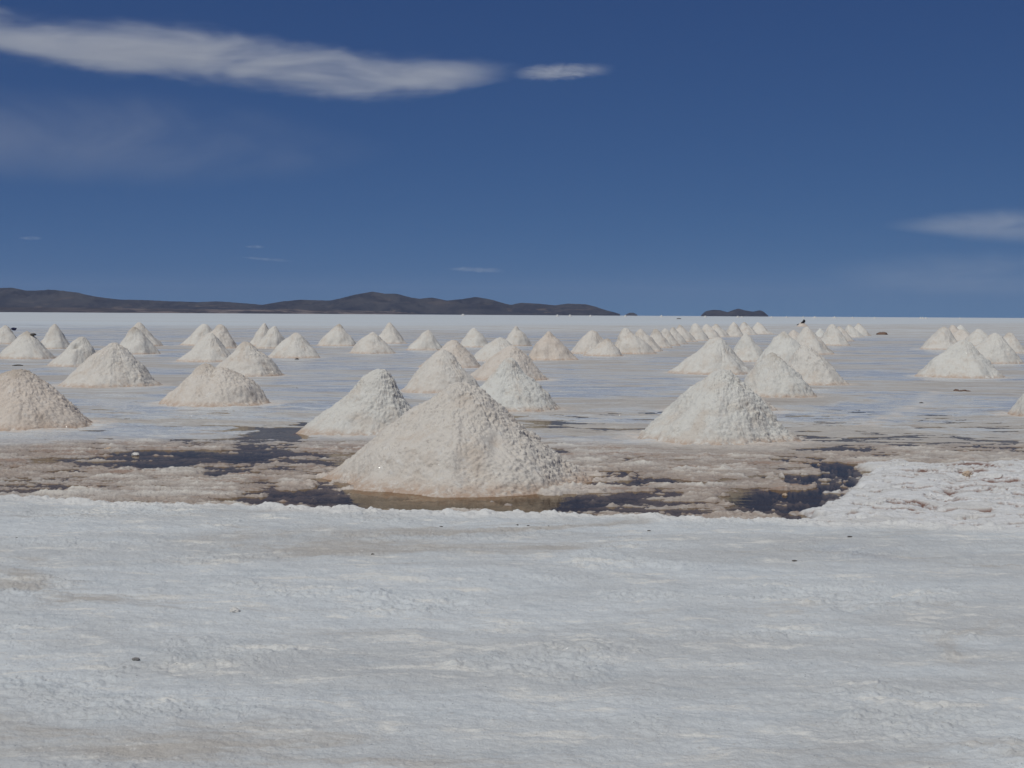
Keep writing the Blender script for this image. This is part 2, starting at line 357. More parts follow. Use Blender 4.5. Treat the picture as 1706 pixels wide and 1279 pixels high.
# ------------------------------------------------------------------ salt heaps: photograph positions (px) -> base, size, place
# xl, xr, y of the front foot, apex x, apex y, tint (0 white .. 1 pink), roughness, apex bluntness, label, group
PILES = [
 (-32, 33, 574, 9, 541, .35, .7, .14, 'small pale heap cut by the left border with dark blue cloth on its shoulder'),
 (-4, 92, 599, 45, 551, .30, .5, .12, 'broad smooth heap at far left with a dark lump just beside its peak'),
 (64, 121, 582, 91, 540, .30, .6, .08, 'pointed heap standing alone behind the one with the dark lump, far left'),
 (80, 168, 612, 138, 561, .30, .8, .26, 'flat topped pale heap with a dark hollow near its top'),
 (98, 264, 647, 190, 571, .45, 1., .10, 'steep pointed heap with pinkish base and clods down its right side'),
 (203, 270, 577, 231, 537, .40, .9, .09, 'narrow heap peeping over the back of the undercut heap'),
 (189, 267, 591, 223, 545, .25, .8, .09, 'heap with an undercut right foot in front of a narrower twin'),
 (303, 377, 576, 340, 540, .30, .5, .08, 'leftmost peak of the cluster of three, smooth and half hidden'),
 (322, 399, 581, 366, 540, .55, 1., .12, 'brownish topped heap at the back right of the cluster of three'),
 (295, 397, 604, 352, 556, .35, .6, .09, 'front heap of the cluster of three, reddish streak at its foot'),
 (352, 476, 629, 408, 568, .45, 1.1, .12, 'clod covered heap with an orange tinged right foot, behind the broad two humped one'),
 (262, 459, 679, 342, 606, .65, 1.25, .12, 'broad two humped pinkish heap with coarse crumbs on its right'),
 (-100, 156, 719, 30, 619, .95, .9, .30, 'large pink heap cut off by the left border, lumpy right flank'),
 (411, 466, 577, 441, 538, .35, .7, .07, 'small dark tipped heap half hidden behind a rounded one'),
 (424, 481, 581, 458, 543, .30, .6, .13, 'rounded heap overlapping a small dark tipped heap'),
 (445, 536, 597, 493, 554, .30, .7, .12, 'pale round topped heap with a dark clod at its right foot'),
 (527, 595, 577, 565, 539, .30, .7, .06, 'sharp pointed heap standing alone, below the highest hill'),
 (577, 660, 590, 621, 552, .35, .8, .08, 'heap with a grey furrow down its middle, just in front of a pointed one'),
 (620, 680, 573, 649, 538, .40, .7, .08, 'pinkish tipped heap behind the one with a grey furrow'),
 (673, 741, 584, 714, 548, .25, .7, .08, 'heap with a small red rag at its right foot'),
 (760, 823, 579, 789, 546, .25, .8, .11, 'pale rounded heap, right neighbour of the one with the red rag'),
 (834, 888, 577, 860, 543, .35, .8, .08, 'small heap in the back row, right before the hills slope down'),
 (700, 808, 614, 757, 567, .75, .8, .16, 'blunt pinkish heap looking over the shoulder of the steep heap behind the biggest'),
 (660, 812, 657, 738, 582, .45, .9, .09, 'steep heap directly behind the biggest heap, on its left side'),
 (503, 716, 728, 637, 618, .18, 1.0, .13, 'large white heap on the left of the biggest, grey crumbling right shoulder'),
 (540, 988, 824, 765, 633, .55, 1.2, .13, 'biggest nearest heap, standing in brine and mirrored in it'),
 (778, 890, 603, 833, 561, .30, .7, .09, 'pale heap showing its peak behind a wide pinkish one, centre of the field'),
 (775, 917, 636, 852, 576, .75, .8, .10, 'wide pinkish tan heap with a brown top behind the white heap'),
 (752, 936, 688, 848, 597, .05, 1.0, .09, 'clean white heap behind the right shoulder of the biggest one'),
 (870, 962, 601, 914, 551, .85, .6, .13, 'pink heap with a pale streak down its front, standing alone left of the long row'),
 (947, 1030, 590, 986, 551, .50, .8, .16, 'left half of the joined pair at the near end of the long row'),
 (970, 1043, 594, 1012, 564, .40, .8, .14, 'low front half of the joined pair at the near end of the long row'),
 (1012, 1096, 590, 1041, 546, .40, .6, .16, 'broadest heap of the long row, right behind the joined pair'),
 (1036, 1106, 586, 1067, 547, .45, .7, .15, 'heap of the long row leaning on the broadest one'),
 (1068, 1121, 580, 1092, 548, .45, .7, .14, 'fifth heap of the long row, dark specked top'),
 (1086, 1134, 576.5, 1108, 547, .40, .5, .13, 'sixth heap of the long row, only a slanting strip showing'),
 (1098, 1147, 574, 1121, 545, .35, .5, .10, 'seventh heap of the long row, narrow with a shaded right edge'),
 (1110, 1164, 570, 1132, 540.5, .45, .6, .10, 'eighth heap of the long row, taller than the narrow strips before it'),
 (1139, 1186, 568, 1158, 538.5, .35, .5, .12, 'ninth heap of the long row, broad face and blunt top'),
 (1157, 1204, 565, 1177, 540, .40, .5, .12, 'tenth heap of the long row, tucked behind a broad faced one'),
 (1172, 1220, 562, 1192, 539, .40, .5, .10, 'eleventh heap of the long row, last before the gap'),
 (1203, 1243, 561, 1222, 536, .40, .4, .12, 'first heap of the long row past its gap, broad and plain'),
 (1221, 1265, 558.5, 1240, 536.5, .40, .5, .08, 'next to last heap of the long row, thin and pointed'),
 (1246, 1289, 557, 1262, 536, .35, .4, .11, 'far end heap of the long row, ending in a long low foot'),
 (1118, 1258, 625, 1197, 563, .20, .8, .14, 'wide heap behind the left shoulder of the large right hand heap'),
 (1208, 1284, 604, 1242, 554, .20, .8, .10, 'heap tucked between two peaks, right behind the wide heap'),
 (1258, 1362, 610, 1306, 551, .12, .7, .12, 'white heap behind the pair of crumbly ones, right of centre'),
 (1227, 1362, 664, 1284, 585, .15, 1.25, .11, 'crumbly whitish heap with a reddish patch at its foot, by the large right hand heap'),
 (1286, 1414, 643, 1338, 574, .35, 1.25, .11, 'crumbly heap with a brown crest, on the right of its whitish twin'),
 (1308, 1392, 591, 1344, 544, .30, .8, .09, 'slanting heap in front of the black tarpaulin, shaded right side'),
 (1296, 1346, 572, 1322, 549, .60, .8, .14, 'small brownish heap squeezed between two white ones'),
 (1050, 1328, 743, 1205, 611, .12, 1.2, .11, 'large white heap on the right, second biggest in the field'),
 (1120, 1300, 690, 1218, 627, .55, .8, .13, 'low heap hidden behind the large right hand one, only its brown toe showing'),
 (1352, 1382, 563, 1366, 547, .0, .6, .12, 'tiny clean white heap with a dark slot, left of a broad heap'),
 (1359, 1416, 576, 1387, 540, .25, .7, .13, 'broad heap leading the short row at the right'),
 (1376, 1424, 569, 1398, 543.5, .45, .7, .13, 'tan heap behind the leader of the short row at the right'),
 (1400, 1440, 562.5, 1414, 540.5, .20, .5, .10, 'white third heap of the short row at the right'),
 (1413, 1452, 560, 1430, 538, .30, .5, .09, 'last and thinnest heap of the short row at the right'),
 (1327, 1347, 544, 1337, 535, 1.0, .4, .2, 'small pink heap with a black tarpaulin draped on it'),
 (1529, 1604, 583, 1573, 543, .35, .8, .09, 'smooth sided heap at the left of the right hand cluster'),
 (1571, 1612, 562, 1587, 541.5, .70, .6, .15, 'little pink heap behind the left of the right hand cluster'),
 (1585, 1616, 556, 1600, 540.5, .05, .5, .15, 'tiny white topped heap farthest back in the right hand cluster'),
 (1578, 1628, 569, 1601, 549, .55, .5, .2, 'low pinkish heap filling the gap in the right hand cluster'),
 (1598, 1664, 577, 1630, 547.5, .20, .6, .13, 'white heap in the middle of the right hand cluster, behind the rocky one'),
 (1600, 1700, 607, 1657, 556, .25, 1.2, .16, 'rocky broken heap with a white front, right hand cluster'),
 (1645, 1712, 589, 1681, 554, .35, 1.0, .13, 'blunt heap nearest the right border in the cluster'),
 (1531, 1670, 631, 1603, 568, .15, .9, .11, 'clean cone shaped heap in front of the right hand cluster'),
 (1682, 1838, 698, 1762, 618, .25, .8, .11, 'heap almost wholly cut off by the right border, only its left foot showing'),
]
FOOT = []     # (x, y, R) of each heap's foot, for the ground round it
def tint(k, seed):
    r = random.Random(seed)
    a = np.array((.605, .60, .555)); b = np.array((.575, .485, .405))
    return (*(a + (b - a) * k * .8), 1)

def pile_geom(p):
    xl, xr, yf, xa, ya = p[:5]
    xm = (xl + xr) / 2
    fp = ground(xm, yf, 0.0); Df = math.hypot(fp.x, fp.y)
    D = Df
    for _ in range(8):
        R = (xr - xl) / 2 * D / F * .97
        D = Df + R * .93
    dirx, diry = fp.x / Df, fp.y / Df
    c = (dirx * D, diry * D)
    # apex: plane through the centre facing the camera
    d = ray(xa, ya); k = (c[0] * dirx + c[1] * diry) / (d.x * dirx + d.y * diry)
    ap = CAM + d * k
    return c, R, (ap.x - c[0], ap.y - c[1]), ap.z

def make_pile(idx, p):
    (cx, cy), R, off, h = pile_geom(p)
    FOOT.append((cx, cy, R))
    pinky, rough0, blunt = p[5], p[6], p[7]
    rpx = (p[1] - p[0]) / 2 * .6
    nt = int(np.clip(2 * math.pi * rpx * .95, 72, 800)); nr = int(np.clip(rpx * 1.7, 30, 250))
    rg = np.random.RandomState(100 + idx)
    th = np.arange(nt) / nt * 2 * math.pi
    t = np.linspace(1.0 / nr, 1.14, nr)
    T, TH = np.meshgrid(t, th, indexing='ij')
    T = np.concatenate([T.ravel(), [0.0]]); TH = np.concatenate([TH.ravel(), [0.0]])
    ph = rg.rand(4) * 6.28; sd_ = int(rg.randint(1, 90000))
    ct, st = np.cos(TH), np.sin(TH)
    Rv = R * (1 + .035 * np.sin(2 * TH + ph[0]) + .03 * np.sin(3 * TH + ph[1]) + .05 * n2(ct * 2.3 + 9, st * 2.3 + idx * 3.1, sd_) * np.clip(T * 2, 0, 1))
    a = blunt
    g = 1 - (np.sqrt(T * T + a * a) - a) / (math.sqrt(1 + a * a) - a)
    g = np.where(T > .72, g * (1 - .22 * sm(.72, 1.0, T)), g)           # foot spreads out
    g = np.where(T > 1, -.05 * (T - 1) / .14, g)
    body = np.clip(g, 0, 1)
    x = T * Rv * ct; y = T * Rv * st; z = g * h
    if idx == 11:                                                        # second hump
        d2 = np.hypot(x - .26 * R, y + .10 * R) / (R * .92)
        z2 = (.93 - (np.sqrt(d2 * d2 + .012) - .11) * .98) * h
        z = np.where((T < 1), np.maximum(z, z2 * sm(1.0, .72, T)), z)
    ox, oy = off
    wob = 1 - np.clip(T, 0, 1)
    x = x + ox * wob; y = y + oy * wob
    # outward normal of the cone
    sl_ = h / R; nl = math.hypot(1, sl_)
    nx, ny, nz = ct * sl_ / nl, st * sl_ / nl, np.full_like(ct, 1 / nl)
    nx = nx * np.clip(T * 5, 0, 1); ny = ny * np.clip(T * 5, 0, 1)
    sc = h / 1.0
    wx, wy, wz = x + cx, y + cy, z
    edge = sm(1.12, .95, T)
    big = fbm3(wx / .50, wy / .50, wz / .50, 3, sd_, .42) * .060 * sc
    rid = n2(TH * 7 + n2(TH * 3, T * 2, sd_ + 7) * 1.5, T * 2.6, sd_ + 3) * .011 * sc * sm(.1, .4, T)
    # coarse crumbs mostly away from the wind side (right) and up near the crest
    rr = rough0 * (.30 + .75 * sm(-.3, .8, ct * .85 + .5 * n2(wx * 2.2, wy * 2.2 + wz * 2, sd_ + 5)) + .35 * sm(.40, .1, T))
    rr = rr * (1 + .6 * n2(wx * 3, wz * 3 + wy, sd_ + 6))
    rr = np.clip(rr, .12, 1.5)
    w1 = n3(wx / .06, wy / .06, wz / .06, sd_ + 41) * .035; w2 = n3(wx / .06 + 9, wy / .06, wz / .06, sd_ + 42) * .035
    c1 = clods((wx + w1) / .085, (wy + w2) / .085, (wz + w1 * .7) / .085, sd_ + 11, .30)
    c2 = clods((wx + w2) / .036, (wy + w1) / .036, (wz + w2) / .036, sd_ + 21, .65)
    px_m = R / max(rpx, 1)                                               # metres per picture element
    fine = fbm3(wx / .06, wy / .06, wz / .06, 3, sd_ + 31, .75) * .0085
    c1h = c1 * .017 * rr; c2h = c2 * .017 * (.55 + .5 * rr)
    fine = fine * (.6 + .7 * rr)
    slump = 0.0                                                          # slides and bulges of its own
    for q_ in range(3):
        az = -math.pi / 2 + rg.uniform(-1.5, 1.5); tt = rg.uniform(.38, .85); wa = rg.uniform(.18, .42); wt = rg.uniform(.10, .26); am = rg.uniform(-.045, .03) * (.3 if idx in (12, 23, 24, 25, 28, 51) else .8)
        da = (TH - az + math.pi) % (2 * math.pi) - math.pi
        qq = (da * np.clip(T, .15, 1) / wa) ** 2 + ((T - tt) / wt) ** 2
        slump = slump + am * R * np.exp(-qq * qq * .8)
    big = big + slump * sm(.08, .40, T) * sm(1.1, .85, T)
    dsp = (big + rid) * sm(0, .06, T + .03) + (c1h + c2h + fine) * edge
    dsp = dsp * np.where(T > .97, sm(1.14, .97, T), 1)
    if idx == 25:                                                        # a scooped slide on the right flank of the biggest heap
        sx, sz = (wx - cx) / R, z / h
        q = ((sx - .30) / .085) ** 2 + ((sz - .46) / .15) ** 2
        hole = np.where(st < 0, np.exp(-q * 1.2), 0)
        dsp = dsp * (1 - .75 * np.clip(hole * 1.6, 0, 1)) - hole * .055
    if idx == 3:
        sx, sz = (wx - cx) / R, z / h
        q = ((sx - .18) / .14) ** 2 + ((sz - .68) / .07) ** 2
        dsp = dsp - np.where(st < 0, np.exp(-q), 0) * .16
    x = x + nx * dsp; y = y + ny * dsp; z = z + nz * dsp
    V = np.stack([x, y, z], -1)
    me = grid_mesh('salt_heap', V, nr, nt, True, nr * nt)
    attr(me, 'hgt', z); attr(me, 'clod', np.clip(c1 * 1.5, 0, 1))
    attr(me, 'crest', sm(.34, .04, T + .12 * n2(wx * 6, wy * 6, sd_ + 77)) * max(0., rg.uniform(-.8, .9)) * (0 if idx in (24, 25, 51, 28) else 1))
    o = link('salt_heap', me, P_MAT)
    o.location = (cx, cy, 0); o.color = tint(pinky, idx)
    tag(o, p[8], 'salt heap', 'heaps of harvested salt on the flat')
    return o
heaps = [make_pile(i, p) for i, p in enumerate(PILES)]

# ------------------------------------------------------------------ the ground: one sheet to the horizon
def poly(pts, zz):
    q = [ground(x, y, zz) for x, y in pts]
    return np.array([v.x for v in q]), np.array([v.y for v in q])
ROAD_Z = .085
RX, RY = poly([(-900, 790), (0, 827), (140, 833), (280, 838), (560, 847), (750, 852), (900, 853), (1100, 859), (1240, 863), (1340, 867), (1450, 872), (1706, 879), (2600, 905)], ROAD_Z)
BX, BY = poly([(1296, 868), (1345, 848), (1372, 832), (1398, 812), (1416, 792), (1432, 774), (1440, 768)], .05)   # left face of the berm
BYB = ground(1560, 767, .06).y
PUD = [  # x, y, half width, half height in px, strength: dark pools
 (300, 766, 210, 17, 1.0), (440, 757, 110, 14, .8), (540, 775, 120, 22, .65), (470, 830, 100, 16, .8), (545, 820, 60, 26, .8), (20, 812, 90, 16, .55),
 (700, 838, 270, 20, 1.2), (860, 840, 160, 18, 1.2), (1085, 801, 58, 9, .95), (1000, 795, 50, 10, .6), (1060, 835, 110, 16, .72), (1165, 848, 40, 9, .6),
 (1285, 846, 80, 20, 2.0), (1345, 820, 52, 24, 2.2), (1385, 795, 40, 20, 2.2), (1412, 778, 34, 12, 2.0),
 (470, 724, 75, 22, .7), (1400, 744, 80, 14, .5), (1480, 731, 140, 12, .36), (1620, 740, 110, 16, .34), (1000, 770, 90, 6, .4)]
pud = []
for (x, y, hw, hh, s) in PUD:
    c = ground(x, y); e = ground(x + hw, y); n_ = ground(x, y - hh); f_ = ground(x, y + hh)
    pud.append((c.x, (n_.y + f_.y) / 2, abs(e.x - c.x), abs(n_.y - f_.y) / 2, s))

dense = np.radians(np.linspace(-25, 25, 1500)); 
rest = np.radians(np.linspace(25, 335, 90))[1:-1]
AZ = np.concatenate([dense, rest])
near = np.linspace(1.2, 4.7, 60)
k = np.concatenate([np.arange(3985 / 4.75, 375, -1.1), np.arange(375, 165, -.5), np.arange(165, 3.0, -1.1)]); mid = 3985 / k
farr = np.geomspace(mid[-1] * 1.15, 15000, 40)
DR = np.concatenate([near, mid, farr])
A, D = np.meshgrid(AZ, DR, indexing='xy')
GX = (np.sin(A) * D).ravel(); GY = (np.cos(A) * D).ravel(); GD = D.ravel()
sp = np.gradient(DR); SPC = np.repeat(sp, len(AZ))
def lod(wave): return np.clip((wave / SPC - 1.5) / 3.0, 0, 1)

def on(mask, fn):                               # evaluate a field only where it matters
    out = np.zeros_like(GX); m = mask
    if m.any(): out[m] = fn(GX[m], GY[m], lambda wv: np.clip((wv / SPC[m] - 1.2) / 2.0, 0, 1))
    return out
def wclods(x, y, cell, seed, dens):             # irregular crumbs: warped lumps broken up by noise
    wx = n2(x / cell * .8, y / cell * .8, seed + 7) * .55; wy = n2(x / cell * .8 + 5, y / cell * .8, seed + 8) * .55
    return clods2(x / cell + wx, y / cell + wy, seed, dens) * (.75 + .5 * n2(x / cell * 2.3, y / cell * 2.3, seed + 9))
NEAR = GD < 40
edge_n = on(NEAR, lambda x, y, L: .10 * fbm2(x * 1.1, y * 1.1, 3, 41) + .07 * fbm2(x * 5, y * 5, 3, 45))
s = GY - np.interp(GX, RX, RY) + edge_n
road = sm(.10, -.06, s)
road_m = road > 0
lip = road * sm(-.42, -.08, s + on(NEAR, lambda x, y, L: .14 * fbm2(x * 2, y * 2, 3, 5)))
bl = GX - np.interp(GY, BY, BX, left=BX[0], right=BX[-1]) + on(NEAR, lambda x, y, L: .20 * fbm2(x * 2.2, y * 2.2, 4, 51, .6))
berm = sm(-.05, .20, bl) * sm(-.05, .30, BYB - GY + on(NEAR, lambda x, y, L: .25 * fbm2(x * 1.5, y * 1.5, 4, 55, .6))) * (1 - road)
inpool = sm(20.5, 17.0, GY + on(NEAR, lambda x, y, L: 1.2 * fbm2(x * .25, y * .4, 3, 61))) * (1 - road) * (1 - berm)
pm = (GD > 10) & (GD < 60) & (np.abs(GX) < 25) & (GY > 5)
wxn = on(pm, lambda x, y, L: fbm2(x * 1.1, y * 1.1, 5, 71, .62)); wyn = on(pm, lambda x, y, L: fbm2(x * 1.1, y * 1.1, 5, 77, .62))
P = np.zeros_like(GX)
for (x, y, a, b, st_) in pud:
    q = ((GX + .40 * wxn - x) / a) ** 2 + ((GY + .75 * wyn - y) / b) ** 2
    P = np.maximum(P, st_ * sm(1.5, .3, q))
P = P * pm
# pool crust: broken lumps lying in brine
pz = (inpool > 0) & NEAR
crust = on(pz, lambda x, y, L: .006 + .024 * fbm2(x * 1.1, y * 3.4, 7, 85, .74) + (.009 * wclods(x, y, .26, 91, .3) + .014 * wclods(x, y, .13, 93, .35)) * L(.15) + .016 * wclods(x, y, .075, 95, .55) * L(.1)
           + .013 * (1 - np.abs(fbm2(x * 1.0, y * 2.6, 6, 81, .66)) * 1.8))
pool_z = crust - P * .041
# field beyond: thin film of brine between low crust
fm = (road < 1) & (GD < 200) & (GY > 5)
film = on(fm, lambda x, y, L: .013 + .026 * fbm2(x * .9, y * 2.2, 6, 101, .64) * L(.5) + .010 * fbm2(x * .12, y * .16, 3, 105) * L(5) + .016 * wclods(x, y, .4, 111, .25) * L(.3))
film = film - .040 * P + .02 * sm(60, 130, GY)
z = film + (pool_z - film) * inpool
bm_ = berm > 0
bx_z = on(bm_, lambda x, y, L: .050 + .020 * fbm2(x * 1.3, y * 1.3, 6, 121, .6) + .022 * wclods(x, y, .15, 125, .5) + .017 * wclods(x, y, .075, 129, .7) * L(.1)) + .04 * np.clip(bl, 0, .6)
VX, VY = poly([(1555, 850), (1592, 808), (1608, 788)], .05)
gully = np.exp(-((GX - np.interp(GY, VY, VX)) / .13) ** 2) * sm(VY[0] - .3, VY[0], GY) * sm(VY[-1] + .5, VY[-1], GY)
pitn = on(bm_, lambda x, y, L: fbm2(x * 2.4, y * 3.8, 5, 131, .65))
X62 = ground(1600, 820, .05).x
pit = sm(.22, .42, pitn + .32 * sm(X62, X62 + .5, GX)) * berm
pit = np.maximum(pit, gully * berm * sm(-.1, .4, pitn))
bx_z = bx_z - .030 * pit - .03 * gully
z = z + (bx_z - z) * berm
rz = on(road_m, lambda x, y, L: ROAD_Z + .010 * fbm2(x * .5, y * .8, 4, 141) + .0092 * fbm2(x * 3.0, y * 4.0, 6, 145, .66) * L(.2)
        + .016 * sm(.05, .55, fbm2(x * .8, y * 1.3, 4, 161)) * (np.abs(fbm2(x * 6, y * 9, 4, 163, .65)) + wclods(x, y, .06, 165, .4) * L(.05))
        + .020 * clods2(x / .6, y / .6, 171, .22) * wclods(x, y, .05, 175, .45) * L(.05))
rz = rz + lip * on(lip > 0, lambda x, y, L: .004 + .040 * wclods(x, y, .15, 151, .55) + .026 * wclods(x, y, .07, 155, .65))
z = z + (rz - z) * road
L3 = lod(.08)
skirt = np.zeros_like(GX)
for i, (fx, fy, fr) in enumerate(FOOT):
    m_ = (np.abs(GX - fx) < fr * 1.7) & (np.abs(GY - fy) < fr * 1.7)
    dd = np.hypot(GX[m_] - fx, GY[m_] - fy) / fr
    v = sm(1.42, .98, dd + .18 * fbm2(GX[m_] * 3, GY[m_] * 3, 3, 200 + i))
    skirt[m_] = np.maximum(skirt[m_], v)
near_sk = skirt * (1 - road)
TX, TY = poly([(1440, 711), (1490, 693), (1522, 681), (1542, 667), (1556, 652)], .01)        # a low trail of spilt salt
tr = np.exp(-((GX - np.interp(GY, TY, TX)) / .22) ** 2) * ((GY > TY[0]) & (GY < TY[-1])) * (.5 + .8 * on(NEAR, lambda x, y, L: fbm2(x * 2, y * 2, 3, 191)))
near_sk = np.maximum(near_sk, np.clip(tr, 0, 1))
z = z + near_sk * (1 - P.clip(0, 1)) * (.010 + on(near_sk > 0, lambda x, y, L: .060 * wclods(x, y, .11, 181, .45) * L(.1)))
mud = sm(-.006, -.035, z) * (1 - berm) * sm(.45, .95, inpool)
z = np.where(GD > 160, np.maximum(z, .02), z)
V = np.stack([GX, GY, z], -1)
V = np.concatenate([V, [[0, 0, ROAD_Z]]])
ap0 = lambda a: np.concatenate([a, [0.0]])
me = grid_mesh('ground', V, len(DR), len(AZ), True, len(V) - 1)
me.flip_normals() if me.polygons[0].normal.z < 0 else None
for nm_, a_ in (('road', np.concatenate([road, [1.0]])), ('berm', ap0(berm)), ('pool', ap0(inpool)), ('skirt', ap0(near_sk)), ('mud', ap0(mud)), ('lip', ap0(lip)), ('pit', ap0(pit))):
    attr(me, nm_, a_)
gobj = tag(link('ground', me, G_MAT), kind='structure')

me = bpy.data.meshes.new('water')
me.from_pydata([(-150, 10.6, 0), (150, 10.6, 0), (150, 158, 0), (-150, 158, 0)], [], [(0, 1, 2, 3)])
tag(link('water', me, W_MAT), kind='structure')

# ------------------------------------------------------------------ hills on the horizon
def hill(pts, dist, depth, seed, zmin=-3, mat=None):
    xs = np.array([p[0] for p in pts], float); ys = np.array([p[1] for p in pts], float)
    n = int((xs[-1] - xs[0]) / 1.6) + 2
    X = np.linspace(xs[0], xs[-1], n); Y = np.interp(X, xs, ys)
    # round the traced crest a little
    kk = np.array([1, 2, 1]) / 4.; Y = np.convolve(np.pad(Y, 1, mode='edge'), kk, 'valid')
    Y = Y + .35 * n2(X / 9., X * 0 + seed, seed + 60) + .2 * n2(X / 4., X * 0 + seed, seed + 61)
    m = 41; v = np.linspace(-1, 1, m)
    rows = []
    base = [at_dist(a, b, dist) for a, b in zip(X, Y)]
    H = np.array([p.z for p in base])
    U = np.array([p.x for p in base]); Q = np.array([p.y for p in base])
    for vv in v:
        rad = (dist + vv * depth) / dist
        prof = max(0., 1 - abs(vv) ** 1.25)
        spur = fbm2(U / 260 + 3, np.full_like(U, vv * depth / 420), 4, seed)
        hh = H * np.clip(prof * (1 + .55 * spur * (abs(vv) ** .5) * (1 - abs(vv)) * 2), 0, 1.0)
        if vv > 0: hh = hh * (1 - .1 * vv)
        rows.append(np.stack([U * rad, Q * rad, hh + (zmin if abs(vv) == 1 else 0)], -1))
    me = grid_mesh('hill', np.concatenate(rows), m, n)
    if me.polygons[len(me.polygons) // 2].normal.z < 0: me.flip_normals()
    return tag(link('hill', me, mat or H_MAT), kind='structure')
hill([(-420, 500), (-200, 488), (-60, 482), (0, 479.5), (20, 479), (45, 484), (85, 483), (105, 485), (130, 488), (160, 494), (200, 499), (250, 500.5), (330, 503), (360, 502), (420, 506), (470, 511), (520, 521.5)], 9600, 900, 3)
hill([(395, 521), (440, 507), (470, 502), (500, 499), (530, 500), (548, 500.5), (570, 497), (600, 489), (622, 485.5), (640, 489), (660, 489), (685, 496), (700, 498), (720, 495.5), (745, 500.5), (770, 498), (793, 494.5), (815, 498), (840, 505), (852, 508), (868, 504.5), (900, 506), (924, 508.5), (945, 505.5), (975, 506.5), (990, 510), (1008, 516), (1033, 522.8)], 9000, 800, 5)
hill([(1041, 524.5), (1048, 521), (1056, 520.5), (1062, 524.5)], 9900, 150, 7)
hill([(1168, 525), (1176, 518), (1190, 515.8), (1200, 516.5), (1212, 520), (1222, 516), (1231, 514), (1242, 517), (1254, 519), (1266, 516.5), (1273, 519), (1280, 526)], 9300, 500, 9)
# low dark shore in front of the left range
def shore(pts, dist, depth, seed):
    return hill(pts, dist, depth, seed, mat=mat_shore())
shore([(-420, 517), (-100, 513), (0, 511.5), (150, 512.5), (260, 514.5), (420, 516), (560, 516.5), (660, 519), (700, 523)], 8200, 260, 13)

# ------------------------------------------------------------------ far white heaps on the horizon line
random.seed(4)
FAR = [(771, 521.5, 9, 4), (928, 522.6, 4, 3.2), (949, 522.6, 4, 3.5), (983, 523.2, 4, 2.6), (1041, 523.4, 5, 3), (1101, 523.4, 6, 3), (1174, 524.6, 7, 4.2), (1228, 525, 7, 4.6), (1235, 525.6, 6, 3.4),
       (1284, 525.6, 7, 3.6), (1309, 525.8, 4, 3.2), (1337, 526, 5, 4), (1356, 526, 10, 5), (1389, 526, 9, 5), (1419, 526.4, 5, 4), (1456, 527, 6, 3.6), (1532, 526.8, 4, 3.6), (1536, 526.8, 4, 3.8), (1541, 527, 4, 3.4), (1598, 527.8, 5, 3)]
def small_lump(name, x, y, wpx, hpx, dist, mat, seed, flat=1.0, sub=4, amp=.28):
    import bmesh
    bm = bmesh.new(); bmesh.ops.create_icosphere(bm, subdivisions=sub, radius=1.0)
    co = np.array([v.co for v in bm.verts])
    d = 1 + amp * fbm3(co[:, 0] * 1.4, co[:, 1] * 1.4, co[:, 2] * 1.4, 4, seed)
    co = co * d[:, None]
    co[:, 2] = np.where(co[:, 2] < -.25, -.25 + (co[:, 2] + .25) * .2, co[:, 2])
    a = wpx / 2 * dist / F; b = hpx * dist / F
    for v, c in zip(bm.verts, co): v.co = (c[0] * a, c[1] * a * flat, (c[2] + .2) * b / 1.2)
    me = bpy.data.meshes.new(name); bm.to_mesh(me); bm.free(); me.shade_smooth()
    o = link(name, me, mat)
    p = ground(x, y + .5, 0) if dist is None else None
    return o
for i, (x, yt, wp, hp) in enumerate(FAR):
    dist = 1500.
    p = at_dist(x, 600, dist); d = ray(x, yt); kz = dist / math.hypot(d.x, d.y)
    zt = CAMH + d.z * kz
    hgt_ = max(zt, 1.0) * .82; Rr = max(wp / 2 * dist / F, hgt_ * .9)
    nt, nr = 40, 14
    th = np.arange(nt) / nt * 6.2832; t = np.linspace(1 / nr, 1, nr)
    T, TH = np.meshgrid(t, th, indexing='ij'); T = np.append(T.ravel(), 0); TH = np.append(TH.ravel(), 0)
    g = 1 - (np.sqrt(T * T + .03) - .173) / (math.sqrt(1.03) - .173)
    Rv = Rr * (1 + .12 * n2(np.cos(TH) * 2 + i * 5, np.sin(TH) * 2, 300 + i))
    zz = g * hgt_ * (1 + .12 * n2(T * np.cos(TH) * 4, T * np.sin(TH) * 4 + i, 320 + i))
    me = grid_mesh('salt_heap', np.stack([T * Rv * np.cos(TH), T * Rv * np.sin(TH), zz - .05], -1), nr, nt, True, nr * nt)
    attr(me, 'hgt', zz + .3); attr(me, 'clod', zz * 0)
    o = link('salt_heap', me, P_MAT); o.location = (p.x, p.y, .02); o.color = (.50, .51, .50, 1)
    tag(o, 'tiny white heap on the far edge of the flat against the sky', 'salt heap', 'tiny white heaps along the horizon')

